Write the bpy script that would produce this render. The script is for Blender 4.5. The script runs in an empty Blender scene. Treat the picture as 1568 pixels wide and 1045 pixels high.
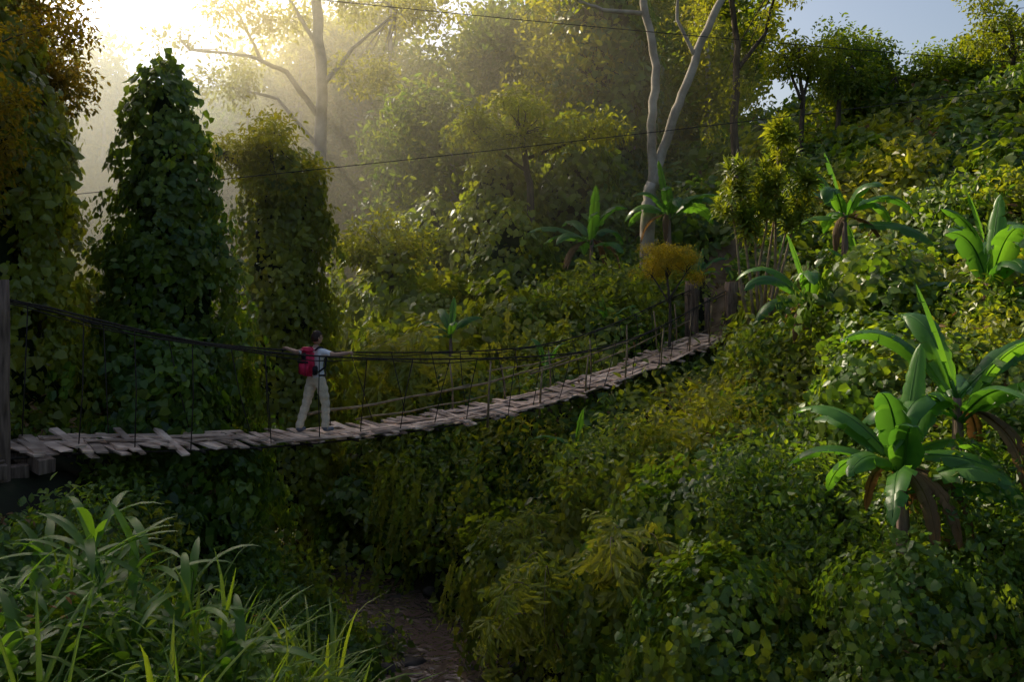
import bpy, math, random, bmesh
import numpy as np
from mathutils import Vector, Matrix, noise
random.seed(7); rng=np.random.default_rng(7)
S=bpy.context.scene
def link(o,parent=None):
    S.collection.objects.link(o)
    if parent: o.parent=parent
    return o
def empty(name,loc=(0,0,0)):
    e=bpy.data.objects.new(name,None); e.location=loc; link(e); return e

# ---------------------------------------------------------------- materials
def newmat(name):
    m=bpy.data.materials.new(name); m.use_nodes=True; nt=m.node_tree; nt.nodes.clear()
    return m,nt,nt.nodes.new,nt.links.new
def leafmat(name,dark,mid,light,yellow,tw=0.45,rough=0.42,tmul=(2.9,2.7,0.7)):
    m,nt,N,L=newmat(name)
    out=N('ShaderNodeOutputMaterial'); a=N('ShaderNodeAttribute'); a.attribute_name='lv'
    oi=N('ShaderNodeAttribute'); oi.attribute_name='rnd'; t=N('ShaderNodeAttribute'); t.attribute_name='tint'
    ma=N('ShaderNodeMath'); ma.operation='MULTIPLY_ADD'; ma.inputs[1].default_value=0.62
    mb=N('ShaderNodeMath'); mb.operation='MULTIPLY'; mb.inputs[1].default_value=0.38
    L(oi.outputs['Fac'],mb.inputs[0]); L(a.outputs['Fac'],ma.inputs[0]); L(mb.outputs[0],ma.inputs[2])
    r=N('ShaderNodeValToRGB'); e=r.color_ramp.elements
    e[0].position=0.05; e[0].color=(*dark,1); e[1].position=0.95; e[1].color=(*light,1)
    k=e.new(0.55); k.color=(*mid,1)
    L(ma.outputs[0],r.inputs[0])
    mx=N('ShaderNodeMixRGB'); mx.inputs[2].default_value=(*yellow,1)
    L(t.outputs['Fac'],mx.inputs[0]); L(r.outputs[0],mx.inputs[1])  # tint: hue variation, plus sunny yellow painted into plants meant to look lit
    mu=N('ShaderNodeMixRGB'); mu.blend_type='MULTIPLY'; mu.inputs[0].default_value=1; mu.inputs[2].default_value=(*tmul,1)
    L(mx.outputs[0],mu.inputs[1])
    p=N('ShaderNodeBsdfPrincipled'); p.inputs['Roughness'].default_value=rough
    p.inputs['Specular IOR Level'].default_value=0.45
    tr=N('ShaderNodeBsdfTranslucent'); ms=N('ShaderNodeMixShader'); ms.inputs[0].default_value=tw
    L(mx.outputs[0],p.inputs['Base Color']); L(mu.outputs[0],tr.inputs['Color'])
    L(p.outputs[0],ms.inputs[1]); L(tr.outputs[0],ms.inputs[2]); L(ms.outputs[0],out.inputs[0])
    return m
def noisemat(name,c1,c2,scale=4,rough=0.9,bump=0.3,stretch=(1,1,1),detail=6,c3=None,isl=0):
    m,nt,N,L=newmat(name)
    out=N('ShaderNodeOutputMaterial'); tc=N('ShaderNodeTexCoord'); mp=N('ShaderNodeMapping'); mp.inputs['Scale'].default_value=stretch
    n=N('ShaderNodeTexNoise'); n.inputs['Scale'].default_value=scale; n.inputs['Detail'].default_value=detail
    r=N('ShaderNodeValToRGB'); e=r.color_ramp.elements; e[0].position=.32; e[0].color=(*c1,1); e[1].position=.68; e[1].color=(*c2,1)
    if c3: k=e.new(.5); k.color=(*c3,1)
    p=N('ShaderNodeBsdfPrincipled'); p.inputs['Roughness'].default_value=rough; p.inputs['Specular IOR Level'].default_value=.25
    b=N('ShaderNodeBump'); b.inputs['Strength'].default_value=bump; b.inputs['Distance'].default_value=.05
    L(tc.outputs['Object'],mp.inputs[0]); L(mp.outputs[0],n.inputs[0]); L(n.outputs[0],r.inputs[0])
    if isl:
        a=N('ShaderNodeAttribute'); a.attribute_name='lv'; hs=N('ShaderNodeHueSaturation'); mm=N('ShaderNodeMath'); mm.operation='MULTIPLY_ADD'; mm.inputs[1].default_value=isl; mm.inputs[2].default_value=1-isl*.5
        L(a.outputs['Fac'],mm.inputs[0]); L(mm.outputs[0],hs.inputs['Value']); L(r.outputs[0],hs.inputs['Color']); L(hs.outputs[0],p.inputs['Base Color'])
    else: L(r.outputs[0],p.inputs['Base Color'])
    L(n.outputs[0],b.inputs['Height']); L(b.outputs[0],p.inputs['Normal']); L(p.outputs[0],out.inputs[0])
    return m
M_vine=leafmat('vine_leaf',(.03,.07,.018),(.085,.155,.028),(.17,.26,.042),(.30,.28,.035),0.44,0.36,(3.0,2.8,.6))
M_crown=leafmat('tree_leaf',(.035,.08,.015),(.085,.15,.022),(.16,.23,.03),(.30,.27,.03),0.5,0.5,(2.6,2.4,.5))
M_sunglow=leafmat('sunglow_leaf',(.06,.08,.012),(.15,.145,.016),(.28,.22,.02),(.38,.25,.02),0.55,0.5,(2.4,2.0,.4))  # orange sun glow on the left trees, put into the leaf colour
M_bamboo=leafmat('bamboo_leaf',(.06,.12,.02),(.12,.19,.03),(.19,.27,.04),(.32,.29,.05),0.45,0.4)
M_banana=leafmat('banana_leaf',(.04,.12,.03),(.08,.20,.035),(.15,.28,.04),(.22,.25,.05),0.45,0.35)
M_dead=leafmat('dry_leaf',(.12,.07,.03),(.22,.13,.055),(.34,.22,.10),(.3,.16,.06),0.3,0.8,(1.4,1.2,.8))
M_lance=leafmat('dracaena_leaf',(.03,.09,.02),(.10,.17,.03),(.24,.28,.04),(.32,.28,.04),0.4,0.38)
M_grass=leafmat('grass_blade',(.05,.11,.02),(.10,.20,.03),(.20,.30,.04),(.28,.28,.04),0.5,0.4)
M_yel=leafmat('yellow_leaf',(.20,.16,.012),(.32,.26,.02),(.42,.34,.03),(.42,.31,.03),0.5,0.5,(1.9,1.8,.5))
M_soil=noisemat('soil',(.014,.012,.007),(.06,.042,.024),1.6,.95,.6,c3=(.022,.026,.011))
M_path=noisemat('path_earth',(.12,.075,.04),(.24,.16,.10),3,.95,.4)
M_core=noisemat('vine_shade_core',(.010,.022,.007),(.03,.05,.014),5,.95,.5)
M_bark=noisemat('bark_dark',(.045,.035,.025),(.13,.10,.075),3,.9,.8,(3,3,.5))
M_barkp=noisemat('bark_pale',(.20,.17,.13),(.50,.44,.36),1.6,.85,.5,(1,1,.8))
M_wood=noisemat('weathered_plank',(.30,.20,.145),(.72,.54,.42),2.6,.8,.6,(1.2,1.2,6),8,isl=.8)
M_post=noisemat('post_wood',(.08,.055,.04),(.28,.20,.15),6,.9,.9,(3,3,.4))
M_rope=noisemat('rope',(.02,.017,.015),(.07,.055,.04),30,.9,.4)
M_bam=noisemat('bamboo_pole',(.18,.125,.07),(.38,.28,.16),6,.6,.3)
M_wire=noisemat('cable_black',(.01,.01,.01),(.02,.02,.02),5,.6,.1)
M_rock=noisemat('rock',(.04,.032,.028),(.16,.13,.11),3,.85,.8)

# ---------------------------------------------------------------- mesh builder
class MB:
    def __init__(s): s.v=[]; s.f=[]; s.lv=[]; s.mi=[]
    def add(s,vs,fs,lv=.5,mi=0):
        b=len(s.v); s.v.extend([tuple(q) for q in vs])
        for f in fs: s.f.append([b+i for i in f]); s.lv.append(lv); s.mi.append(mi)
    def tube(s,pts,rad,n=7,mi=0,cap=True,rough=0):
        pts=[Vector(p) for p in pts]; vs=[]; fs=[]; up=Vector((.3,.9,.1)).normalized(); lvv=random.random()
        for i,p in enumerate(pts):
            t=(pts[min(i+1,len(pts)-1)]-pts[max(i-1,0)]).normalized()
            if abs(t.dot(up))>.95: up=Vector((1,.1,.2)).normalized()
            a=t.cross(up).normalized(); b=t.cross(a)
            r=rad[i] if hasattr(rad,'__len__') else rad
            for k in range(n):
                an=2*math.pi*k/n; rr=r*(1+random.uniform(-rough,rough)); vs.append(p+a*math.cos(an)*rr+b*math.sin(an)*rr)
        for i in range(len(pts)-1):
            for k in range(n):
                fs.append((i*n+k,i*n+(k+1)%n,(i+1)*n+(k+1)%n,(i+1)*n+k))
        if cap: fs.append(tuple(range(n-1,-1,-1))); fs.append(tuple((len(pts)-1)*n+k for k in range(n)))
        s.add(vs,fs,lvv,mi)
    def obj(s,name,mats,parent=None,smooth=False,do_link=True,bevel=0):
        me=bpy.data.meshes.new(name); me.from_pydata(s.v,[],s.f)
        a=me.attributes.new('lv','FLOAT','FACE'); a.data.foreach_set('value',s.lv)
        me.polygons.foreach_set('material_index',s.mi)
        for m in (mats if isinstance(mats,list) else [mats]): me.materials.append(m)
        if smooth: me.polygons.foreach_set('use_smooth',[True]*len(me.polygons))
        me.update(); o=bpy.data.objects.new(name,me)
        if do_link: link(o,parent)
        if bevel:
            b=o.modifiers.new('b','BEVEL'); b.width=bevel; b.segments=2
        return o
def frame(d,n):
    d=d.normalized(); s=d.cross(n).normalized(); n=s.cross(d).normalized(); return d,s,n
def heart(mb,p,d,n,L,lv):
    d,s,n=frame(d,n); f=.2; dr=random.uniform(.05,.3)
    P=lambda u,v: p+d*(u*L)+s*(v*L)+n*(-f*abs(v)*L-dr*u*u*L)
    mb.add([P(0,0),P(.02,.40),P(.55,.38),P(1.05,0),P(.55,-.38),P(.02,-.40)],[(0,1,2,3),(0,3,4,5)],lv)
def oval(mb,p,d,n,L,lv,w=.25,curl=.25):
    d,s,n=frame(d,n)
    P=lambda u,v,z=0: p+d*(u*L)+s*(v*L)+n*(z*L-curl*u*u*L)
    mb.add([P(0,0),P(.35,w,.06),P(.7,w*.8,.05),P(1,0),P(.7,-w*.8,.05),P(.35,-w,.06)],[(0,1,2,3),(0,3,4,5)],lv)
def rv(a=1): return Vector((random.uniform(-a,a),random.uniform(-a,a),random.uniform(-a,a)))
def blade(mb,p,d,up,L,w,droop,lv,seg=5,fold=.3):
    d,s,n=frame(d,up); vs=[];fs=[];c=Vector(p);dd=d.copy()
    for i in range(seg+1):
        u=i/seg; ww=w*math.sin(math.pi*min(1,(u*.93+.07)))**.7*(1 if u<1 else .02)
        if i==seg: ww=0.001
        vs+= [c+s*ww+n*ww*fold, c, c-s*ww+n*ww*fold]
        dd=(dd+Vector((0,0,-1))*droop/seg*(.4+1.2*u)).normalized(); c=c+dd*(L/seg); n=s.cross(dd).normalized()
    for i in range(seg):
        a=i*3; fs+=[(a,a+1,a+4,a+3),(a+1,a+2,a+5,a+4)]
    mb.add(vs,fs,lv)

def tcoll(name,objs):
    c=bpy.data.collections.new(name)
    for o in objs: c.objects.link(o)
    return c
def mk_vine(i,n=24,R=.42,size=.17,mat=None):
    mb=MB()
    for _ in range(n):
        a=random.uniform(0,6.28); r=R*math.sqrt(random.random())
        p=Vector((r*math.cos(a),r*math.sin(a),random.uniform(-.06,.2)))
        t=random.gauss(0,.8); d=Vector((math.cos(t),math.sin(t),random.uniform(-.45,.25)))
        n_=Vector((random.gauss(0,.38),random.gauss(0,.38),1))
        heart(mb,p,d,n_,size*random.uniform(.5,1.25),random.random())
    return mb.obj('vine_clump_%02d'%i,mat or M_vine,do_link=False)
def mk_crown(i,n=46,R=.55,size=.15,mat=None,w=.25):
    mb=MB()
    for _ in range(n):
        p=rv(1); 
        while p.length>1: p=rv(1)
        p=p*R; d=(p.normalized()*.6+rv(.8)+Vector((0,0,-.25)))
        oval(mb,p,d,Vector((0,0,1))+rv(.6),size*random.uniform(.6,1.25),random.random(),w)
    return mb.obj('leaf_clump_%02d'%i,mat or M_crown,do_link=False)
def mk_spray(i):
    mb=MB()
    for k in range(3):
        p=Vector((0,0,0)); d=Vector((random.uniform(.3,1),random.uniform(-.6,.6),random.uniform(-.1,.5))).normalized()
        for j in range(6):
            p=p+d*.08; d=(d+Vector((.25,0,-.12))).normalized()
            blade(mb,p,d+rv(.7),Vector((0,0,1))+rv(.5),random.uniform(.14,.24),.030,.9,random.random(),3)
    return mb.obj('bamboo_spray_%02d'%i,M_bamboo,do_link=False)
def mk_strand(i):   # hanging vine strand, local z = outward, +x = down
    mb=MB()
    for k in range(2):
        p=Vector((0,random.uniform(-.12,.12),0)); L=random.uniform(.9,1.7); n_=int(L/.075)
        for j in range(n_):
            p=p+Vector((.075,random.gauss(0,.012),random.gauss(0,.01)-.01)); t=random.gauss(0,.9)
            heart(mb,p,Vector((math.cos(t),math.sin(t),random.uniform(-.1,.4))),Vector((random.gauss(0,.4),random.gauss(0,.4),1)),random.uniform(.08,.15)*(1-.35*j/n_),random.random())
    return mb.obj('vine_strand_%02d'%i,M_vine,do_link=False)
def mk_rosette(i):
    mb=MB()
    for k in range(26):
        a=k*2.4; e=.95-.9*(k/26)+random.uniform(-.1,.1)
        d=Vector((math.cos(a)*math.cos(e*1.4),math.sin(a)*math.cos(e*1.4),math.sin(e*1.4)))
        blade(mb,Vector((0,0,k*-.008)),d,Vector((0,0,1)),random.uniform(.34,.5),.045,1.3,random.random(),4)
    return mb.obj('rosette_%02d'%i,M_lance,do_link=False)
def mk_grass(i,n=24,L=.75,w=.011):
    mb=MB()
    for k in range(n):
        a=random.uniform(0,6.28); e=random.uniform(.75,1.5)
        blade(mb,Vector((random.gauss(0,.08),random.gauss(0,.08),0)),Vector((math.cos(a)*math.cos(e),math.sin(a)*math.cos(e),math.sin(e))),Vector((math.cos(a),math.sin(a),.3)),L*random.uniform(.4,1.15),w*random.uniform(.6,1.3),random.uniform(.6,2.0),random.random(),6)
    return mb.obj('grass_tuft_%02d'%i,M_grass,do_link=False)
C_vine=tcoll('vine_clumps',[mk_vine(i) for i in range(8)])
C_fine=tcoll('shrub_clumps',[mk_crown(i,34,.45,.14,M_vine,.28) for i in range(6)])
C_crown=tcoll('crown_clumps',[mk_crown(i+10,32,.55,.19) for i in range(6)])
C_sunglow=tcoll('sunglow_clumps',[mk_crown(i+40,32,.55,.18,M_sunglow) for i in range(4)])
C_yel=tcoll('yellow_clumps',[mk_crown(i+20,50,.4,.1,M_yel) for i in range(3)])
C_dry=tcoll('dry_clumps',[mk_crown(i+30,16,.4,.13,M_dead,.2) for i in range(3)])
C_spray=tcoll('bamboo_sprays',[mk_spray(i) for i in range(5)])
C_strand=tcoll('vine_strands',[mk_strand(i) for i in range(5)])
C_ros=tcoll('rosettes',[mk_rosette(i) for i in range(4)])
C_grass=tcoll('grass_tufts',[mk_grass(i) for i in range(5)])

def scatter(name,P,Nn,scl,coll,tint=0.,spin=3.14,parent=None,nvar=None):
    P=np.asarray(P,float); n=len(P); Nn=np.asarray(Nn,float)
    if Nn.ndim==1: Nn=np.tile(Nn,(n,1))
    Nn=Nn/np.linalg.norm(Nn,axis=1)[:,None]
    th=np.arccos(np.clip(Nn[:,2],-1,1)); ph=np.arctan2(Nn[:,1],Nn[:,0]); sp=rng.uniform(-spin,spin,n)
    c,s=np.cos,np.sin
    def mz(a): m=np.zeros((n,3,3)); m[:,0,0]=c(a);m[:,0,1]=-s(a);m[:,1,0]=s(a);m[:,1,1]=c(a);m[:,2,2]=1; return m
    def my(a): m=np.zeros((n,3,3)); m[:,0,0]=c(a);m[:,0,2]=s(a);m[:,2,0]=-s(a);m[:,2,2]=c(a);m[:,1,1]=1; return m
    R=mz(ph)@my(th)@mz(sp)
    E=np.stack([np.arctan2(R[:,2,1],R[:,2,2]),-np.arcsin(np.clip(R[:,2,0],-1,1)),np.arctan2(R[:,1,0],R[:,0,0])],1)
    me=bpy.data.meshes.new(name); me.vertices.add(n); me.vertices.foreach_set('co',P.astype(np.float32).ravel())
    a=me.attributes.new('rot','FLOAT_VECTOR','POINT'); a.data.foreach_set('vector',E.astype(np.float32).ravel())
    sc=np.broadcast_to(np.asarray(scl,float),(n,))*rng.uniform(.8,1.25,n)
    def fa(nm,arr): a=me.attributes.new(nm,'FLOAT','POINT'); a.data.foreach_set('value',np.asarray(arr,np.float32))
    fa('scl',sc); fa('rnd',rng.random(n))
    k=len(coll.objects)
    a=me.attributes.new('idx','INT','POINT'); a.data.foreach_set('value',rng.integers(0,k,n).astype(np.int32))
    fa('tint',np.clip(np.broadcast_to(np.asarray(tint,float),(n,))+rng.normal(0,.1,n),0,1))
    o=bpy.data.objects.new(name,me); link(o,parent)
    g=bpy.data.node_groups.get('inst_'+coll.name)
    if not g:
        g=bpy.data.node_groups.new('inst_'+coll.name,'GeometryNodeTree')
        g.interface.new_socket('Geometry',in_out='INPUT',socket_type='NodeSocketGeometry')
        g.interface.new_socket('Geometry',in_out='OUTPUT',socket_type='NodeSocketGeometry')
        N=g.nodes.new; L=g.links.new
        gi=N('NodeGroupInput'); go=N('NodeGroupOutput'); ip=N('GeometryNodeInstanceOnPoints'); ci=N('GeometryNodeCollectionInfo')
        ci.inputs['Collection'].default_value=coll; ci.inputs['Separate Children'].default_value=True; ci.inputs['Reset Children'].default_value=True
        def na(nm,t):
            q=N('GeometryNodeInputNamedAttribute'); q.data_type=t; q.inputs['Name'].default_value=nm; return q.outputs['Attribute']
        L(gi.outputs[0],ip.inputs['Points']); L(ci.outputs[0],ip.inputs['Instance']); ip.inputs['Pick Instance'].default_value=True
        L(na('idx','INT'),ip.inputs['Instance Index']); L(na('rot','FLOAT_VECTOR'),ip.inputs['Rotation']); L(na('scl','FLOAT'),ip.inputs['Scale'])
        rl=N('GeometryNodeRealizeInstances'); L(ip.outputs[0],rl.inputs[0]); L(rl.outputs[0],go.inputs[0])
    md=o.modifiers.new('inst','NODES'); md.node_group=g
    return o

# ---------------------------------------------------------------- terrain
SP=np.array([(9,-6),(5,0),(2,4),(.5,7),(-.6,10),(-.8,13),(-1.2,15.5),(-3.3,18.2),(-6,21),(-10,30),(-18,45),(-34,75),(-60,120)],float)
PD=[-60,-40,-20,-12,-8,-6,-4.3,-2.6,-1.2,0,1.0,2.2,4,6,9,11,14,23,36,60,100,160]
PZ=[7,5,0.5,-1.6,-2.2,-2.9,-4.6,-6.6,-8,-8.3,-8,-6.1,-4.5,-3.5,-2.65,-2.3,-1.3,4,10,22,36,50]
TT=[-.05,0,.1,.2,.3,.4,.5,.6,.7,.8,.9,1,1.03]
DZ=[-2.5,-2.58,-2.86,-3.09,-3.21,-3.29,-3.31,-3.25,-3.09,-2.88,-2.62,-2.36,-2.33]
RZ=[-.42,-.75,-1.3,-1.63,-1.84,-2.0,-2.12,-2.18,-2.05,-1.75,-1.32,-.95,-.85]
BA=Vector((-6.3,11,0)); BB=Vector((6.0,24,0)); BD=(BB-BA).normalized(); BP=Vector((BD.y,-BD.x,0)); BL=(BB-BA).length
def near_bridge(x,y):
    px,py=x-BA.x,y-BA.y; return (px*BD.x+py*BD.y)/BL, px*BP.x+py*BP.y
def sdist(x,y):
    x=np.asarray(x,float);y=np.asarray(y,float); best=np.full(x.shape,1e9); sg=np.ones(x.shape)
    for (ax,ay),(bx,by) in zip(SP[:-1],SP[1:]):
        dx,dy=bx-ax,by-ay; t=np.clip(((x-ax)*dx+(y-ay)*dy)/(dx*dx+dy*dy),0,1)
        qx,qy=x-ax-t*dx,y-ay-t*dy; d=np.hypot(qx,qy); s=np.where(dx*qy-dy*qx<0,1,-1)
        m=d<best-1e-9; best=np.where(m,d,best); sg=np.where(m,s,sg)
    return best*sg
def ss(a,b,x): t=np.clip((x-a)/(b-a),0,1); return t*t*(3-2*t)
def hgt(x,y):
    x=np.asarray(x,float);y=np.asarray(y,float)
    d=sdist(x,y); z=np.interp(d,PD,PZ)
    fl=ss(1.3,4,np.abs(d))
    z=z+fl*(.25*np.sin(x*1.1+1.3*np.sin(y*.7))+.22*np.sin(y*1.3+x*.6)+.12*np.sin(2.7*x-1.9*y))
    z=z+1.1*ss(5.5,9,x)*(1-ss(16,21,y))*ss(2,6,y)
    gb=np.exp(-(np.maximum(np.hypot(x+2.2,(y-4.0))-.9,0)**2/1.8)); z=z*(1-gb)+gb*(-2.5+.08*np.sin(3*x+2*y))
    rg=ss(.18,.36,x/np.maximum(y,1))*ss(18,30,y)
    capz=7.2+.03*x
    z=np.where(z>capz*1.0, z*(1-rg)+rg*(capz+.02*(z-capz)), z)
    t,of=near_bridge(x,y)
    w=ss(.25,.4,t)*(1-ss(1.0,1.08,t))*ss(-1.6,-.8,of)*(1-ss(3.5,6.5,of))*(1-ss(.262,.31,x/np.maximum(y,1)))
    cap=-3.75+.15*ss(.7,1,t); z=z*(1-w)+w*np.minimum(z,cap)
    be=np.exp(-((x-6.6)**2+(y-24.6)**2)/1.6); z=z*(1-be)+be*(-2.5)
    bl=np.exp(-((x+7)**2+(y-10.3)**2)/2.5); z=z*(1-bl)+bl*(-2.75)
    return z
def nrm(x,y):
    e=.15; dx=(hgt(x+e,y)-hgt(x-e,y))/(2*e); dy=(hgt(x,y+e)-hgt(x,y-e))/(2*e)
    n=np.stack([-dx,-dy,np.ones_like(dx)],-1); return n/np.linalg.norm(n,axis=-1)[...,None]
gx=np.concatenate([np.linspace(-400,-42,14),np.arange(-40,40,.45),np.linspace(42,400,14)])
gy=np.concatenate([np.linspace(-120,-9,8),np.arange(-8,60,.45),np.linspace(62,600,24)])
X,Y=np.meshgrid(gx,gy); Z=hgt(X,Y); V=np.stack([X,Y,Z],-1).reshape(-1,3); nx=len(gx)
F=[(j*nx+i,j*nx+i+1,(j+1)*nx+i+1,(j+1)*nx+i) for j in range(len(gy)-1) for i in range(nx-1)]
me=bpy.data.meshes.new('ground'); me.from_pydata(V.tolist(),[],F); me.materials.append(M_soil)
me.polygons.foreach_set('use_smooth',[True]*len(F)); link(bpy.data.objects.new('ground',me))

mb=MB(); pl=[(6.0,24.1),(6.6,25),(7.2,26.5),(7.3,28.5),(8.4,30.5),(10.5,31.5)]
vs=[];fs=[]
pp=[]
for i in range(len(pl)-1):
    for k in range(6):
        t=k/6; pp.append((pl[i][0]*(1-t)+pl[i+1][0]*t,pl[i][1]*(1-t)+pl[i+1][1]*t))
for i,(x,y) in enumerate(pp):
    for k in range(5):
        w=(k-2)*.32; xx,yy=x+w*BP.x,y+w*BP.y; vs.append((xx,yy,float(hgt(xx,yy))+.05))
for i in range(len(pp)-1):
    for k in range(4): a=i*5+k; fs.append((a,a+1,a+6,a+5))
mb.add(vs,fs); mb.obj('footpath',M_path,smooth=True)

m,nt,N,L=newmat('muddy_water'); out=N('ShaderNodeOutputMaterial'); p=N('ShaderNodeBsdfPrincipled')
p.inputs['Base Color'].default_value=(.20,.135,.105,1); p.inputs['Roughness'].default_value=.02; p.inputs['IOR'].default_value=1.6; p.inputs['Coat Weight'].default_value=1; p.inputs['Coat Roughness'].default_value=.02
n=N('ShaderNodeTexNoise'); n.inputs['Scale'].default_value=2.6; n.inputs['Detail'].default_value=2; n.inputs['Distortion'].default_value=1.5; b=N('ShaderNodeBump'); b.inputs['Strength'].default_value=.7; b.inputs['Distance'].default_value=.12
tc=N('ShaderNodeTexCoord'); L(tc.outputs['Object'],n.inputs[0]); L(n.outputs[0],b.inputs['Height']); L(b.outputs[0],p.inputs['Normal']); L(b.outputs[0],p.inputs['Coat Normal']); L(p.outputs[0],out.inputs[0]); M_water=m
mb=MB(); vs=[];fs=[]
for i,(x,y) in enumerate(SP):
    t=SP[min(i+1,len(SP)-1)]-SP[max(i-1,0)]; t=t/np.linalg.norm(t); nn=np.array([-t[1],t[0]])
    for w in (-2.0,2.0): vs.append((x+nn[0]*w,y+nn[1]*w,-7.78))
for i in range(len(SP)-1): a=i*2; fs.append((a,a+1,a+3,a+2))
mb.add(vs,fs); mb.obj('stream',M_water)
mb=MB()
for i in range(70):
    t=random.uniform(5,9); k=int(t); u=t-k; c=SP[k]*(1-u)+SP[k+1]*u; sdn=random.choice((-1,1))
    bm=bmesh.new(); bmesh.ops.create_icosphere(bm,subdivisions=2,radius=1)
    r=random.uniform(.06,.26); o=Vector((c[0]+sdn*random.gauss(.85,.35),c[1]+sdn*random.gauss(.6,.3),0)); o.z=max(float(hgt(o.x,o.y)),-7.84)
    sd=rv(10)
    vs=[o+Vector((v.co.x*r*1.3,v.co.y*r,v.co.z*r*.7))*(1+.5*noise.noise(v.co*1.1+sd)) for v in bm.verts]
    mb.add(vs,[[v.index for v in f.verts] for f in bm.faces]); bm.free()
mb.obj('stream_rocks',M_rock,smooth=True)

# ---------------------------------------------------------------- bridge
def smooth_tab(tab):
    def f(t):
        return sum(np.interp(t+o,TT,tab)*w for o,w in ((-.04,.25),(0,.5),(.04,.25)))
    return f
dz=smooth_tab(DZ); rz=smooth_tab(RZ)
def bp(t,off,z): q=BA+BD*(BL*t)+BP*off; return Vector((q.x,q.y,z))
bridge=empty('suspension_footbridge',(0,0,0))
def box(mb,c,ax,ay,az,l,w,h,mi=0,jit=.01):
    vs=[]
    for i in (-1,1):
        for j in (-1,1):
            for k in (-1,1): vs.append(c+ax*(i*l/2)+ay*(j*w/2)+az*(k*h/2)+rv(jit))
    mb.add(vs,[(0,1,3,2),(4,6,7,5),(0,4,5,1),(2,3,7,6),(0,2,6,4),(1,5,7,3)],random.random(),mi)
mb=MB(); t=-.03
while t<1.01:
    w=random.uniform(.09,.17); an=random.gauss(0,.1); d=BD*math.cos(an)+BP*math.sin(an)
    d=Vector((d.x,d.y,(dz(t+.02)-dz(t-.02))/(.04*BL))).normalized(); s=Vector((d.y,-d.x,0)).normalized()
    rollv=random.gauss(0,.06); s=(s+Vector((0,0,rollv))).normalized()
    c=bp(t,random.gauss(0,.06),dz(t)+random.uniform(0,.03)); box(mb,c,s,d,s.cross(d).normalized(),random.uniform(.9,1.35),w,.028)
    t+=(w*.93+ (random.random()<.12)*.06)/BL
for k in range(60):
    t=random.uniform(0,.97); off=random.choice((-.42,-.2,.05,.3,.5,.54))+random.gauss(0,.05); ln=random.uniform(.7,1.7)
    d=Vector((BD.x,BD.y,(dz(t+.03)-dz(t-.03))/(.06*BL))).normalized(); d=(d+BP*random.gauss(0,.07)+Vector((0,0,random.gauss(0,.015)))).normalized(); s=d.cross(Vector((0,0,1))).normalized()
    box(mb,bp(t,off,dz(t)+.055),d,s,s.cross(d),ln,random.uniform(.06,.12),.022)
mb.obj('deck_planks',M_wood,bridge)
mb=MB()
ts=np.linspace(-.05,1.03,60)
def ro(t): return 1-.25*abs(2*min(max(t,0),1)-1)**3
for off in (-.45,0,.45): mb.tube([bp(t,off,dz(t)-.05) for t in ts],.018,6)
for off in (-.76,.76):
    mb.tube([bp(t,off*ro(t),rz(t)) for t in ts],.017,6)
    mb.tube([bp(t,off*ro(t)+.02,rz(t)-.05-.03*math.sin(t*40)) for t in ts],.010,5)
for t in np.arange(0.0,1.0,.052):
    for off in (-.76,.76):
        tt=t+random.gauss(0,.006); o=off*ro(tt)
        sgn=1 if off>0 else -1
        a=bp(tt,o,rz(tt)); b=bp(tt+random.gauss(0,.008),sgn*.5,dz(tt)-.05); q=(a+b)/2+rv(.03)
        mb.tube([a,q,b],.009,5)
    mb.tube([bp(t,-.56,dz(t)-.07),bp(t,.56,dz(t)-.07)],.022,6)
mb.obj('cables_and_hangers',M_rope,bridge,smooth=True)
mb=MB()
for t in (.44,.53,.62,.71,.8,.88,.94):
    for off in (-.53,.53):
        hh=random.uniform(.7,.95)*(rz(t)-dz(t)); mb.tube([bp(t,off,dz(t)-.2),bp(t+.001,off*1.05,dz(t)+hh*.5),bp(t,off*1.15+random.gauss(0,.03),dz(t)+hh)],[.026,.022,.018],7)
def rail(t0,t1,off,h0,h1,r=.022):
    n=8; mb.tube([bp(t0+(t1-t0)*i/n,off+random.gauss(0,.012),dz(t0+(t1-t0)*i/n)+h0+(h1-h0)*i/n+.015*math.sin(i*1.7)) for i in range(n+1)],[r*(1-.4*i/n) for i in range(n+1)],7)
rail(.24,.47,-.55,.28,.5,.03); rail(.4,.66,-.56,.42,.62,.03); rail(.58,.9,-.55,.5,.62,.025); rail(.3,.5,-.54,.1,.2); rail(.5,.72,-.55,.75,.66,.018); rail(.72,1.0,-.56,.3,.5); rail(.7,.98,.55,.35,.5,.016)
mb.obj('bamboo_rails',M_bam,bridge,smooth=True)
mb=MB()
def post(x,y,zb,zt,r):
    n=9; mb.tube([(x+random.gauss(0,.008),y,zb+(zt-zb)*i/n) for i in range(n+1)],[r*(1.06-.1*i/n) for i in range(n+1)],12,rough=.05)
def bpost(t,off,up,r,extra=0):
    q=bp(t,off,0); post(q.x,q.y,float(dz(min(t,1)))-1.8,float(dz(min(t,1)))+up,r)
bpost(1.0,-.66,1.65,.21); bpost(1.0,.66,1.65,.2)
post(-6.42,9.98,-4.5,-.28,.12); post(-7.35,10.85,-4.2,-.28,.12)
bpost(1.06,-.75,1.1,.09); bpost(1.07,.68,1.05,.08)
mb.obj('anchor_posts',M_post,bridge,smooth=True)
mb=MB()
for k,(t,h) in enumerate(((-.02,-.12),(-.05,-.14),(1.01,-.14))):
    q=bp(t,0,float(dz(t))+h); box(mb,q,BP,BD,Vector((0,0,1)),1.7,.2,.18)
for off in (-.5,.5): box(mb,bp(-.08,off,-2.75),BD,BP,Vector((0,0,1)),1.9,.18,.16)
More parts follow.
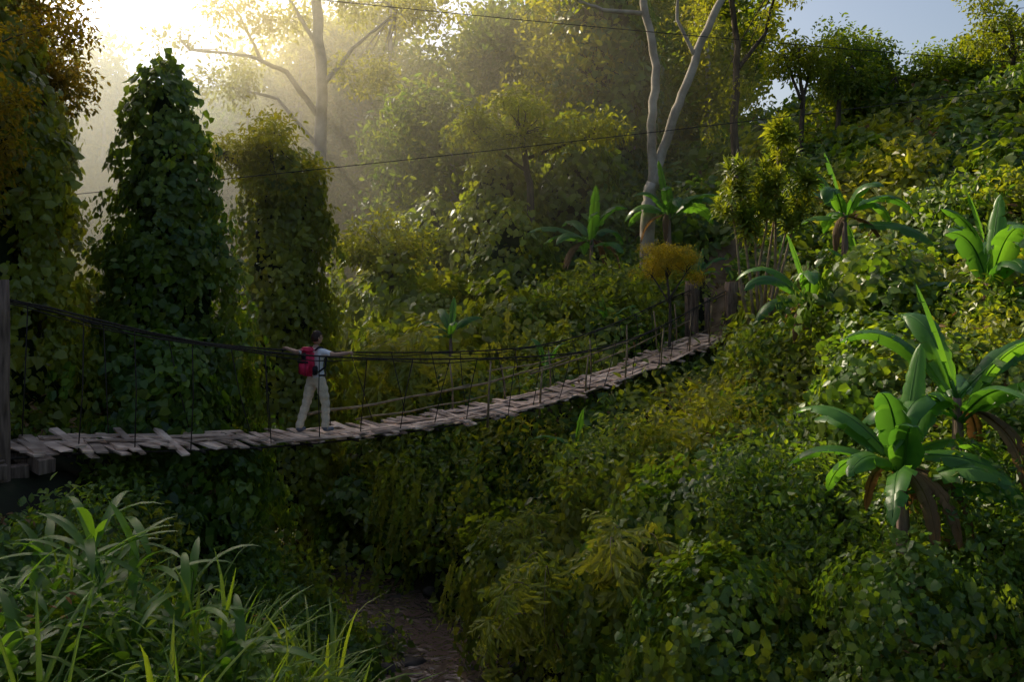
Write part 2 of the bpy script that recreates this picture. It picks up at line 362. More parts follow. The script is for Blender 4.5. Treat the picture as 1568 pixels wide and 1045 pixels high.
for k in range(5): box(mb,bp(-.05-k*.016,0,-2.53+.01*k),BP,BD,Vector((0,0,1)),1.5,.2,.04)
mb.obj('abutment_timbers',M_post,bridge,bevel=.01)

mb=MB()
for a,b,sg in (((-26,20,0.2),(26,20,6.0),.35),((-26,22,9.6),(26,22,4.6),.5)):
    a=Vector(a);b=Vector(b); mb.tube([a.lerp(b,i/40)-Vector((0,0,sg*4*(i/40)*(1-i/40))) for i in range(41)],.011,5)
mb.obj('overhead_cables',M_wire)

# ---------------------------------------------------------------- foliage on ground
n=23000
lr=rng.uniform(math.log(2.6),math.log(70),n); an=rng.uniform(-.78,.78,n); r=np.exp(lr); x=r*np.sin(an); y=r*np.cos(an)-.3
d=sdist(x,y); keep=(np.abs(d)>1.15+.4*np.sin(x*2+y*3))
pd=np.min([np.hypot(x-a,y-b) for a,b in pp],axis=0); keep&=pd>.75
keep&=~((np.hypot(x+2.2,y-4.4)<2.2)&(rng.random(n)<.88))
x,y,r=x[keep],y[keep],r[keep]
z=hgt(x,y); t,of=near_bridge(x,y); lift=rng.uniform(0,.35,len(x))+.25*np.clip(np.sin(x*2.1)*np.sin(y*1.7),0,1)
dk=np.array([dz(q) for q in np.clip(t,0,1)]); inb=(of>-1.1)&(of<5)&(t>-.15)&(t<1.04)&(x/np.maximum(y,1)<.27)
z=z+lift; ok=~(inb&(z>dk-.45)); x,y,z,r=x[ok],y[ok],z[ok],r[ok]
NN=nrm(x,y)+np.stack([rng.normal(0,.35,len(x)),rng.normal(-.1,.35,len(x)),rng.normal(0,.15,len(x))],1)
sel=rng.random(len(x))<.55; sc=np.clip(r/17,.38,2.6)
tint=np.clip(.28+.42*np.sin(x*.8+1)*np.sin(y*.6),0,.75)*(1-.8*(1-ss(9,17,y)))  # tint fades towards the camera: foreground darkness painted into leaf colour
PXYZ=np.stack([x,y,z],1)
scatter('ground_cover_vines',PXYZ[sel],NN[sel],sc[sel],C_vine,tint[sel],.9)
scatter('ground_cover_shrubs',PXYZ[~sel],NN[~sel],sc[~sel]*1.1,C_fine,tint[~sel])
dr=rng.random(len(x))<(.03+.08*(np.sin(x*1.3+2)*np.sin(y*.9)>.5))
scatter('dry_leaf_tangles',PXYZ[dr]+[0,0,.14],NN[dr],sc[dr],C_dry,.2)

def dome_pts(c,rx,ry,rz_,n,lump=.25,low=-.15):
    u=rng.normal(size=(n*2,3)); u/=np.linalg.norm(u,axis=1)[:,None]; u=u[u[:,2]>low][:n]
    ph=rng.uniform(0,6,3); k=1+lump*(np.sin(u[:,0]*4+ph[0])*np.sin(u[:,1]*4+ph[1])+.6*np.sin(u[:,2]*6+ph[2]))-rng.random(len(u))**2*.22
    P=np.array(c)+u*k[:,None]*np.array([rx,ry,rz_]); Nn=u/np.array([rx,ry,rz_])*min(rx,rz_); Nn=Nn+rng.normal(0,.22,Nn.shape)
    return P,Nn
DP=[];DN=[];DS=[];DT=[];DP2=[];DN2=[];DS2=[];DT2=[]; HP=[];HN=[];HT=[]
def add_dome(cx,cy,r_,h,tint=.1,kind=0,zb=None,dens=1.,hang=0):
    zb=float(hgt(cx,cy)) if zb is None else zb
    dist=math.hypot(cx,cy); s=min(max(dist/18,.45),2.4)
    if cy<15 and cx>1: tint*=.5  # right foreground darkening put into the mounds' leaf colour
    A=2*math.pi*r_*(r_+h)/2; n_=int(dens*A/(.18*s*s))+12
    P,Nn=dome_pts((cx,cy,zb),r_,r_,h,n_)
    (DP if kind==0 else DP2).append(P); (DN if kind==0 else DN2).append(Nn); (DS if kind==0 else DS2).append(np.full(len(P),s)); (DT if kind==0 else DT2).append(np.full(len(P),tint))
    for k in range(hang):
        a=random.uniform(math.pi*1.02,math.pi*1.98); rr=r_*random.uniform(.9,1.2)
        HP.append((cx+rr*math.cos(a),cy+rr*math.sin(a),zb+h*random.uniform(.4,.9))); HN.append((math.cos(a),math.sin(a),random.uniform(.1,.5))); HT.append(tint+.3)
domes=[(-2.2,23.6,2.0,2.7,.5,0,None,1,40),(.3,25,1.9,2.0,.4,0,None,1,15),(-1.0,21.8,1.2,1.4,.45,0,None,1,20),(2.4,26,1.6,1.8,.35,1),(-3.6,19.8,1.5,1.9,.1,0,None,1,35),(-1.4,19.2,1.6,2.0,.2,1,None,1,45),
 (.4,15.6,1.4,1.7,.3,0,None,1,45),(2.2,16.0,1.3,1.4,.3,1,None,1,40),(4.0,15.6,1.4,1.0,.6,1),(1.9,12.6,1.2,1.5,.2,0,None,1,30),(3.2,13.0,1.4,1.4,.1,0,None,1,30),
 (2.6,10,1.1,1.3,.1,0,None,1,20),(4.2,11.4,1.4,1.3,.1,1),(4.4,8.6,.9,1.2,.05,0),(5.4,9.2,.9,1.2,.05,1),(6.6,13.2,1.5,1.3,.1,0),(8,17,1.6,1.5,.1,0),(9.5,19,1.6,1.4,.1,1),(-5.2,12.9,1.1,1.3,.0,0),(-6.3,13.6,1.4,2,.0,0),(-3.9,11.6,1.2,1.0,.0,1),
 (-7.8,8.8,1.2,1.2,0,1),(-5,8.6,1,.8,.05,1),(-4.1,25.5,1.8,2.4,.3,0),(-2.5,28,2.4,2.6,.35,0),(-4.6,30,2.2,4,.3,0),(4.6,27.6,1.4,1.2,.3,1),(3.2,24.6,1.2,1.3,.4,1)]
for q in domes: add_dome(*q)
cnt=0
while cnt<330:
    rr=math.exp(random.uniform(math.log(9),math.log(60))); a=random.uniform(-.75,.78); cx,cy=rr*math.sin(a),rr*math.cos(a)
    dd=float(sdist(cx,cy)); t,of=near_bridge(cx,cy)
    if abs(dd)<2.1 or min(math.hypot(cx-q[0],cy-q[1]) for q in pp)<1.6: continue
    s=min(.045*rr,1.9)*random.uniform(.5,1.15); h=s*random.uniform(.6,1.2)
    if -.15<t<1.12 and -1.2-s<of<7 and float(hgt(cx,cy))+h*1.2>float(dz(min(max(t,0),1)))-.5 and (cx+s)/cy<.33: continue
    if cx<0 and rr<9: continue
    add_dome(cx,cy,s,h,random.choice((0,.1,.2,.4,.65)) ,random.random()<.5); cnt+=1
P=np.concatenate(DP); scatter('hillside_vine_mounds',P,np.concatenate(DN),np.concatenate(DS),C_vine,np.concatenate(DT),.9)
P=np.concatenate(DP2); scatter('hillside_shrubs',P,np.concatenate(DN2),np.concatenate(DS2)*1.1,C_fine,np.concatenate(DT2))
scatter('hanging_vines',HP,HN,1.0,C_strand,np.array(HT),.25)

def vine_tree(base,topz,prof,s=1.,tint=.05,lean=(0,0),dens=1.,name='vine_covered_tree'):
    e=empty(name,base); bx,by,bz=base; H=topz-bz
    fr=[q[0] for q in prof]; rr=[q[1] for q in prof]; ph=rng.uniform(0,6,4)
    def R(f,a): return np.interp(f,fr,rr)*(1+.15*np.sin(3*a+ph[0]+5*f)+.12*np.sin(5*a+ph[1]-9*f)+.10*np.sin(2*a+14*f+ph[2])+.06*np.sin(31*f+ph[3]))
    area=2*math.pi*np.mean(rr)*H; n_=int(dens*1.25*area/(.15*s*s))
    f=rng.random(n_*2); f=f[rng.random(n_*2)<(np.interp(f,fr,rr)+.15)/(max(rr)+.15)][:n_]; a=rng.uniform(0,6.283,len(f))
    q=R(f,a)-rng.random(len(f))**2*.25*s+ (rng.random(len(f))<.08)*.2
    P=np.stack([q*np.cos(a)+lean[0]*f,q*np.sin(a)+lean[1]*f,f*H],1)
    sl=-np.gradient(np.interp(np.linspace(0,1,50),fr,rr),H/49); nz=np.interp(f,np.linspace(0,1,50),sl)
    Nn=np.stack([np.cos(a),np.sin(a),np.clip(nz,-.3,2)+.25],1)+rng.normal(0,.25,(len(f),3))
    scatter('vine_leaves',P,Nn,s,C_vine,tint,.6,parent=e)
    if s<1.2:
        hs=rng.random(len(f))<.07
        scatter('vine_strands',P[hs]*[1.06,1.06,1],Nn[hs],s,C_strand,tint+.1,.2,parent=e)
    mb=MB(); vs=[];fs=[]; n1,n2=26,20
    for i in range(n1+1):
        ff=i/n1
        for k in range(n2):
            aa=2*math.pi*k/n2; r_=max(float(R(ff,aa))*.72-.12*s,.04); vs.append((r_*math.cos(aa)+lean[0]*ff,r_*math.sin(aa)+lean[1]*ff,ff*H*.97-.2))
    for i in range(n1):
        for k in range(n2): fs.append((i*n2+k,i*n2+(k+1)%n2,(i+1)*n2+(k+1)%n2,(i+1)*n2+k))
    mb.add(vs,fs); mb.obj('light_blocking_core',M_core,e,smooth=True)  # dark inner core, added to block light between the vine leaves
    return e
vine_tree((-6.35,15.3,-5.6),3.7,[(0,1.7),(.25,1.4),(.45,1.12),(.65,.9),(.85,.62),(.95,.4),(1,.08)],.8,.12,(-.35,0),1.3)
vine_tree((-6.3,22,-7),3.2,[(0,1.5),(.3,1.25),(.6,1.1),(.85,.95),(.95,.75),(1,.1)],1.0,.5,(0,0),1.4)
vine_tree((-.9,34,-3.2),4.4,[(0,2.9),(.3,2.3),(.6,1.75),(.85,1.25),(.96,.8),(1,.1)],1.5,.4,(.3,0))
vine_tree((.1,30.5,-2.5),2.1,[(0,2.0),(.4,1.5),(.75,1.0),(.93,.6),(1,.1)],1.4,.35,(-.3,0))
vine_tree((5.0,43,1),17,[(0,2.6),(.3,2.2),(.6,2.3),(.85,1.8),(1,.4)],2.2,.05,(0,0))
vine_tree((-8.9,12.8,-3.2),5.4,[(0,1.8),(.3,1.5),(.6,1.3),(.85,1.0),(1,.1)],.85,.4,(0,0))
vine_tree((-11.0,16.5,-2.5),6.0,[(0,2),(.5,1.6),(.85,1.2),(1,.2)],1.0,.6,(0,0))
vine_tree((-3.6,36,-2),2.6,[(0,2.5),(.4,2),(.8,1.3),(1,.2)],1.6,.35,(0,0))
vine_tree((2.6,36,-1),6.2,[(0,2.6),(.5,2.0),(.8,1.5),(1,.2)],1.7,.2,(0,0))

def tree(name,base,limbs,crowns,bark,s=1.,coll=None,tint=.2,r0=.2,twigs=6):
    e=empty(name,base); B=Vector(base); mb=MB()
    for pts,ra,rb in limbs:
        pts=[Vector(p)-B for p in pts]; n_=5; q=[]
        for i in range(len(pts)-1):
            for k in range(n_): q.append(pts[i].lerp(pts[i+1],k/n_)+rv(ra*.22))
        q.append(pts[-1]); mb.tube(q,[ra+(rb-ra)*i/(len(q)-1) for i in range(len(q))],9,rough=.06)
    ends=[Vector(l[0][-1])-B for l in limbs]
    PP=[]
    for (cx,cy,cz,rx,rz2,n_) in crowns:
        c=Vector((cx,cy,cz))-B
        st=min(ends,key=lambda q:(q-c).length)
        for k in range(twigs):
            u=rv(1).normalized(); tip=c+Vector((u.x*rx*.6,u.y*rx*.6,u.z*rz2*.6)); m_=st.lerp(tip,.5)+rv(rx*.15)
            mb.tube([st,st.lerp(m_,.5)+rv(.05),m_,tip],[.035*s,.028*s,.018*s,.006*s],5)
        subs=[]
        nb=max(4,n_//8)
        for _ in range(nb):
            u=rng.normal(size=3); u/=np.linalg.norm(u); subs.append(np.array(c)+u*np.array([rx,rx,rz2])*rng.uniform(.3,1.25))
        for k in range(n_):
            sb=subs[rng.integers(nb)]; PP.append(sb+rng.normal(size=3)*np.array([.19*rx,.19*rx,.11*rz2])); 
    if limbs: mb.obj('trunk_and_branches',bark,e,smooth=True)
    if PP: scatter('foliage',PP,np.array([0,0,1.])+rng.normal(0,.35,(len(PP),3)),s*rng.uniform(.6,1.15,len(PP)),coll or C_crown,tint,parent=e)
    return e
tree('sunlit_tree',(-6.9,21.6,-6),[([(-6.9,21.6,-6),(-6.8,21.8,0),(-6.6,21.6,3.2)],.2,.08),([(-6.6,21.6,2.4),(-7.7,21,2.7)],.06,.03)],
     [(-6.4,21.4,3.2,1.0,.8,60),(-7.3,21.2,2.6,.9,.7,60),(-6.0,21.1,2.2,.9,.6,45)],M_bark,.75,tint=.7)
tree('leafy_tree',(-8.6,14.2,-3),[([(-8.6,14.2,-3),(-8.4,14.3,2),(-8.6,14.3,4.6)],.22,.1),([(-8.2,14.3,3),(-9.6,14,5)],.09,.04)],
     [(-8.8,13.6,4.0,1.2,1.0,80),(-8.1,14.0,3.0,.7,.7,40),(-9.2,13.6,2.2,1.1,1.2,70),(-8.8,14.0,5.4,1.2,.5,25),(-8.4,13.0,.8,.7,1.0,35)],M_bark,.62,C_sunglow,tint=.3,twigs=2)
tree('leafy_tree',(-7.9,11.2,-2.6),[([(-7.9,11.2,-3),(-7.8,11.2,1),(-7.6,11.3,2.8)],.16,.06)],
     [(-7.4,11.4,2.2,.8,.8,55),(-7.5,11.6,.6,.6,.8,35),(-7.2,11.6,3.4,.7,.4,30)],M_bark,.52,C_sunglow,tint=.25,twigs=2)
tree('tall_pale_tree',(-9.6,40,-3),[([(-9.6,40,-3.5),(-9.7,40,3),(-9.5,40,8),(-9.8,40,13),(-9.3,40,18)],.36,.22),
  ([(-9.6,40,7),(-11.2,39.5,9.2),(-13,39.4,10),(-15.8,39,10.2)],.16,.05),([(-9.6,40,5.4),(-11.8,40,8),(-14.2,40,8.6)],.12,.04),([(-9.6,40,8.5),(-8,40,10.5),(-5.8,40,12.4)],.14,.05),
  ([(-12.4,39.6,9.7),(-13.5,39.5,12),(-15,39.5,14)],.09,.03),([(-9.7,40,10.5),(-11.5,40,13.5),(-12,40,16)],.12,.05)],
  [(-15,39.5,11.3,2.4,1.0,26),(-12,40,12.6,2.4,1.2,34),(-6.2,40,12.6,2.6,1.4,60),(-9.5,40,15.5,3,1.5,50),(-14,40,8.8,2,.9,30),(-7,40,9.6,1.8,1.1,35)],M_barkp,1.4,tint=.6)
tree('forked_tree',(5.1,30,-1),[([(5.15,30,-1.2),(5.1,30,1.8),(5.3,30,2.8)],.30,.24),([(5.3,30,2.7),(5.25,30,5),(5.45,30,7.2),(4.95,30,9.6),(4.9,30,13)],.19,.12),
  ([(5.3,30,2.6),(5.8,30,4.4),(6.3,30,5.8),(7.0,30,7.8),(7.9,30,9.8),(9,30,13)],.2,.12),([(5.0,30,9.2),(3.6,30,9.3),(2.5,29.8,9.6)],.10,.05),([(6.9,30,7.6),(6.2,30,9),(6.3,30,11)],.08,.04)],
  [(5.0,30,13.4,2.5,1.2,60),(9,30,13.2,2.2,1,50),(2.2,30,10.4,1.4,.7,30)],M_barkp,1.2,tint=.35)
tree('slender_tree',(9.7,34,0),[([(9.7,34,0),(9.5,34,5.5),(9.6,34,9),(9.1,34,13)],.2,.1),([(9.6,34,8),(10.8,34,9.6),(11.4,34,12)],.1,.05)],
  [(9.3,34,6.6,1.3,1.5,22),(11.2,34,11.2,1.6,1.2,35),(8.4,34,10.2,1.2,1.3,26)],M_bark,1.1,tint=.45,twigs=3)
tree('broadleaf_tree',(.8,32,-1),[([(.8,32,-1),(.7,32,3),(.4,32,5)],.18,.1),([(.7,32,3.4),(-1.6,31.6,5)],.08,.04),([(.6,32,4),(3,31.6,4.8)],.08,.04)],
  [(-1.2,31.6,5.2,1.5,.4,40),(.6,31.4,5.9,1.4,.4,35),(1.2,31.4,4.9,1.5,.4,40),(3.0,31.5,5.0,1.3,.4,32),(-.4,31.3,4.4,1.2,.3,22)],M_bark,1.15,tint=.45)
tree('broadleaf_tree',(-4.4,29.6,-4),[([(-4.4,29.6,-5),(-4.5,29.6,0)],.14,.07)],[(-4.6,29.4,.8,1.4,.9,45),(-3.6,29.4,.2,1.2,.8,32),(-5.4,29.4,0,1,.8,25)],M_bark,1.05,tint=.5)
for (x_,y_,z_,r_,n_,tt) in ((14.6,36,8.8,1.3,45,.2),(16.6,38,9.8,1.9,130,.1),(18.8,37,8.6,1.6,70,.1),(21,37,8.9,1.8,90,.15),(23.2,36,9.6,2.0,90,.2),(25.5,36,9.4,2.2,110,.15),(12.6,35,9.2,1.2,45,.35),(20.6,33,9.9,1.4,40,.3),(28,37,10,2.2,100,.1)):
    zb=float(hgt(x_,y_))
    tree('ridge_tree',(x_,y_,zb),[([(x_,y_,zb-.2),(x_+.2,y_,(zb+z_)/2),(x_,y_,z_)],.15,.05),([(x_+.1,y_,(zb+z_)/2),(x_+r_*.6,y_,z_-.1)],.08,.03),([(x_+.1,y_,(zb+z_)/2+.4),(x_-r_*.6,y_,z_-.2)],.08,.03)],
      [(x_,y_,z_,r_,r_*.7,n_),(x_+r_*.6,y_,z_-r_*.6,r_*.7,r_*.5,n_//2),(x_-r_*.6,y_,z_-.8*r_,r_*.8,r_*.5,n_//2)],M_bark,1.1,tint=tt,twigs=3)
tree('yellow_shrub',(4.5,22.8,-2.2),[([(4.5,22.8,-4),(4.52,22.8,-1.4),(4.45,22.8,-.6)],.05,.03),([(4.5,22.8,-1.3),(4.0,22.8,-.5)],.03,.015),([(4.5,22.8,-1.2),(5,22.8,-.4)],.03,.015)],
  [(4.4,22.8,0,.7,.5,110),(4.9,22.8,-.25,.5,.4,55),(4.0,22.8,-.4,.5,.4,55)],M_bark,.5,C_yel,.2)

PB=[];NB=[];SB=[];TB=[];mbT=MB()
cnt=0
while cnt<175:
    left=cnt>=140
    yy=random.uniform(40,85); xx=random.uniform(-.72,.62)*yy
    if left: yy=random.uniform(54,72); xx=-random.uniform(.16,.56)*yy
    q=xx/yy
    if q<-.16 and yy<54: continue
    if q>.28: continue
    zb=float(hgt(xx,yy)); H=random.uniform(7,14) if q>-.15 else random.uniform(11,19)
    r_=random.uniform(1.6,3.2)
    if xx<8 and yy<44 and xx>3: continue
    nl=random.randint(3,5)+(1 if left else 0); tt=random.choice((.05,.15,.3,.45,.6)) if q>-.15 else random.choice((.3,.45,.6)); s=yy/19
    mbT.tube([(xx,yy,zb-1),(xx+random.gauss(0,.3),yy,zb+H*.5),(xx,yy,zb+H)],[.3,.22,.08],7)
    for k in range(nl):
        cz=zb+H*(.35+.65*k/(nl-1)); rr=r_*random.uniform(.6,1.1)*(1-.3*k/nl); n_=int(6.28*rr*rr/(.25*s*s)*1.5)+6
        P_,N_=dome_pts((xx+random.gauss(0,r_*.4),yy+random.gauss(0,r_*.4),cz),rr,rr,rr*random.uniform(.6,1.2),n_,.3,-.6)
        PB.append(P_);NB.append(N_);SB.append(np.full(len(P_),s*.85)); TB.append(np.full(len(P_),tt))
    cnt+=1
bf=empty('background_forest'); mbT.obj('trunks',M_barkp,bf,smooth=True)
scatter('crowns',np.concatenate(PB),np.concatenate(NB),np.concatenate(SB),C_crown,np.concatenate(TB),parent=bf)

# ---------------------------------------------------------------- banana plants
def banana_leaf(mb,p,az,el,L,W,droop,mi=0,lv=.5,torn=.25):
    seg=16; d=Vector((math.cos(az)*math.cos(el),math.sin(az)*math.cos(el),math.sin(el))); s=Vector((-math.sin(az),math.cos(az),0)); roll=random.gauss(0,.3)
    s=(s+Vector((0,0,roll))).normalized()
    c=Vector(p); pet=L*.18; mb.tube([c,c+d*pet*.5,c+d*pet],[.03,.022,.018],6,mi=mi); c=c+d*pet
    pts=[];ds=[]
    for i in range(seg+1):
        pts.append(c.copy()); ds.append(d.copy()); u=i/seg; d=(d+Vector((0,0,-1))*droop/seg*(.3+1.4*u)).normalized(); c=c+d*(L/seg)
    mb.tube(pts[:-1],[.018*(1-.8*i/seg) for i in range(seg)],5,mi=mi)
    for side in (-1,1):
        i=0
        while i<seg:
            run=random.randint(2,5) if random.random()>torn else 1; j=min(seg,i+run); sk=random.uniform(0,.35)*W*(random.random()<.7); dp=random.uniform(.05,.55)
            vs=[];n_=0
            for k in range(i,j+1):
                u=k/seg; w=W*.5*(math.sin(math.pi*min(u*.9+.1,1))**.55) if k<seg else .004
                n=ds[k].cross(s).normalized(); n=n if n.z>0 else -n
                tight=(1-.12*((k==i)or(k==j)))
                a=pts[k]; m_=a+s*side*w*.55+n*w*.12; b=a+s*side*w*tight-n*w*dp+ds[k]*(sk*.3)
                vs+=[a,m_,b]; n_+=1
            fs=[]
            for k in range(n_-1): q=k*3; fs+=[(q,q+1,q+4,q+3),(q+1,q+2,q+5,q+4)]
            mb.add(vs,fs,min(1,max(0,lv+random.gauss(0,.15))),mi); i=j
def banana(x,y,zc,L,n=8,zb=None,tint=.2,W=None,faces=None,dead=2,seed=None,up=.0):
    random.seed(seed if seed is not None else int(abs(x*91+y*37)))
    zb=float(hgt(x,y))-.1 if zb is None else zb
    e=empty('banana_plant',(x,y,zb)); mb=MB(); h=zc-zb; W=W or L*.27
    mb.tube([(0,0,0),(.02,0,h*.5),(0,0,h)],[.11*L/1.6,.09*L/1.6,.05*L/1.6],9,mi=1)
    for k in range(n):
        az=2*math.pi*k/n+random.gauss(0,.25); el=random.choice((.1,.4,.7,1.0))+up+random.gauss(0,.1)
        banana_leaf(mb,(0,0,h-.05*k*L/2),az,el,L*random.uniform(.7,1.1),W*random.uniform(.8,1.1),random.uniform(1.0,2.4),0,random.random(),.5)
    banana_leaf(mb,(0,0,h),random.uniform(0,6),1.3,L*.8,W*.7,.4,0,.9,0)
    for k in range(dead):
        banana_leaf(mb,(0,0,h-.1),random.uniform(0,6.28),-.2,L*.7,W*.5,3.0,2,random.random(),.6)
    mb.obj('stem_and_leaves',[M_banana,M_post,M_dead],e,smooth=True)
banana(2.7,27,.7,1.9,9,dead=5); banana(5.7,29,1.7,2.0,9,up=.1); banana(9.6,23,1.3,2.0,9,up=.15); banana(6.7,18,-.9,1.6,9,dead=5,up=.1); banana(8.2,18.6,-.5,1.4,8)
banana(9.1,15.2,-.4,1.8,9,dead=4,up=.1); banana(4.6,9.4,-2.35,1.45,13,dead=10,zb=-4.4,up=.1); banana(5.7,10.2,-1.8,1.6,11,zb=-3.8,dead=5,up=.1); banana(1.3,16.4,-3.9,.9,6,dead=0,zb=-5)
banana(.9,20.9,-3.0,.85,5,dead=0,up=.3,zb=-4); banana(-1.7,22.0,-2.1,1.1,6,dead=0,zb=-4,up=.2); banana(6.2,26.6,-.6,1.0,6,dead=0); banana(12.5,21,0.3,1.6,8); banana(-5.0,13.2,-3.6,.7,5,dead=0,zb=-5)
banana(2.9,23.8,-1.9,.8,6,dead=0)
random.seed(11)
# ---------------------------------------------------------------- dracaena
zb=float(hgt(6.6,21.3)); e=empty('dracaena_plant',(6.6,21.3,zb)); mb=MB(); RP=[]
heads=[(-.75,0,1.5,.36),(.65,.1,2.9,.34),(1.1,0,1.9,.38),(-.1,-.1,1.0,.36),(-.5,0,2.15,.3),(.25,0,2.1,.34),(.8,-.1,1.2,.33),(.55,0,3.4,.18)]
for hx,hy,hz,hr in heads:
    hh=hz-zb; mb.tube([(hx*.2,hy,0),(hx*.5+random.gauss(0,.08),hy,hh*.35),(hx*.8+random.gauss(0,.05),hy,hh*.7),(hx,hy,hh)],[.055,.04,.03,.02],7)
    for k in range(13 if hr>.3 else 6):
        u=rv(1).normalized(); RP.append((hx+u.x*hr,hy+u.y*hr,hh+u.z*hr*1.3))
mb.obj('stems',M_bam,e,smooth=True); RP=np.array(RP)
scatter('leaf_rosettes',RP,np.array([0,0,1.])+rng.normal(0,.35,(len(RP),3)),.85,C_ros,.25,parent=e)

# ---------------------------------------------------------------- foreground plants
def bamboo_shrub(base,arches,tint=.5,s=1.):
    e=empty('bamboo_shrub',base); mb=MB(); PP=[];NN_=[]
    for (tx,ty,tz,dr) in arches:
        p0=Vector((random.gauss(0,.15),random.gauss(0,.15),0)); top=Vector((tx,ty,tz)); end=top+Vector((tx*.45+random.gauss(0,.15),ty*.4,-dr))
        q=[];
        for i in range(17):
            u=i/16; q.append(p0*(1-u)**2+top*2*u*(1-u)*1.0+end*u*u+Vector((0,0,0)))
        mb.tube(q,[.016*(1-.8*i/16) for i in range(17)],5)
        for i in range(6,17):
            PP.append(q[i]+rv(.1)); NN_.append(Vector((tx*.6,ty*.6-.3,.6))+rv(.7))
    mb.obj('canes',M_bam,e,smooth=True); scatter('leaf_sprays',PP,NN_,s,C_spray,tint,1.6,parent=e)
bamboo_shrub((.9,12.6,-6.2),[(-.5-.12*k+random.gauss(0,.25),-.5+random.gauss(0,.4),2.2+random.gauss(0,.45),1.0+random.random()*1.8) for k in range(7)],.45,.7)
bamboo_shrub((1.7,11.9,-5.4),[(-.1+random.gauss(0,.25),-.4+random.gauss(0,.2),2.1+random.gauss(0,.35),.4+random.random()*.9) for k in range(6)],.55,.7)
bamboo_shrub((.4,15.6,-6.9),[(random.gauss(0,.4),-.6+random.gauss(0,.2),3.2+random.gauss(0,.3),.8+random.random()*1.6) for k in range(5)],.45,.75)
bamboo_shrub((-2.4,22,-4.6),[(random.gauss(-.2,.7),-.9+random.gauss(0,.2),3.2+random.gauss(0,.3),.8+random.random()*1.6) for k in range(8)],.6,1.1)
gp=[];gs=[]
for k in range(620):
    x=random.uniform(-4.4,.2); y=random.uniform(3.0,6.6)
    zz=float(hgt(x,y))
    if zz<-3.7: continue
    gp.append((x,y,zz-.02)); gs.append(random.uniform(.4,1.0))
scatter('grass',gp,np.array([0.1,-.1,1.])+rng.normal(0,.15,(len(gp),3)),np.array(gs),C_grass,.2)
def reed(x,y,h,n=4,nl=9,L=.5):
    zb=float(hgt(x,y)); e=empty('reed_plant',(x,y,zb)); mb=MB()
    for s_ in range(n):
        a=random.uniform(0,6.28); ln=random.uniform(.1,.3); tip=Vector((math.cos(a)*ln,math.sin(a)*ln,h*random.uniform(.7,1.1))); b=Vector((random.gauss(0,.06),random.gauss(0,.06),0))
        mb.tube([b,b.lerp(tip,.5)+rv(.02),tip],[.010,.008,.004],6)
        for k in range(nl):
            u=.3+.7*k/(nl-1); az=a+2.6*k+random.gauss(0,.3); el=random.uniform(.35,1.1)
            blade(mb,b.lerp(tip,u),Vector((math.cos(az)*math.cos(el),math.sin(az)*math.cos(el),math.sin(el))),Vector((0,0,1)),L*random.uniform(.6,1.2),.027,random.uniform(.6,1.6),random.uniform(.4,1),8,.25)
    mb.obj('stems_and_blades',M_grass,e,smooth=True)
for x,y,h in ((-2.35,4.7,.75),(-2.8,4.9,.7),(-2.0,4.5,.55),(-3.1,4.6,.55),(-1.6,4.5,.35),(-2.5,4.2,.4)): reed(x,y,h)

# ---------------------------------------------------------------- hiker
def simple(name,col,rough=.8,sc=40,v=.25):
    return noisemat(name,tuple(c*(1-v) for c in col),tuple(min(1,c*(1+v)) for c in col),sc,rough,.15)
M_skin=simple('skin',(.45,.27,.19),.55,20,.08); M_shirt=simple('shirt_white',(.80,.80,.81),.8,25,.02); M_trous=simple('khaki_trousers',(.68,.57,.42),.85,30,.10)
M_shoe=simple('shoe_grey',(.16,.17,.2),.7); M_hair=simple('hair_dark_brown',(.04,.02,.012),.5,60,.4); M_pack=simple('backpack_red',(.66,.03,.09),.6,30,.15); M_blk=simple('strap_black',(.015,.015,.02),.7); M_eye=simple('eye',(.02,.015,.01),.2)
pt=.232; hb=bp(pt,0,float(dz(pt))+.05)
hk=empty('hiker',hb); hk.rotation_euler=(0,0,math.atan2(BD.y,BD.x)-math.pi/2+.24)
J={}; vs=[];rad=[];ed=[]
def j(n,p,r,par=None):
    J[n]=len(vs); vs.append(p); rad.append(r)
    if par is not None: ed.append((J[par],J[n]))
j('pel',(0,0,.96),(.15,.115)); j('wst',(0,0,1.10),(.13,.10),'pel'); j('ch',(0,-.005,1.28),(.155,.115),'wst'); j('uc',(0,-.01,1.40),(.14,.09),'ch'); j('nb',(0,-.005,1.475),(.06,.06),'uc'); j('nk',(0,.012,1.55),(.052,.055),'nb')
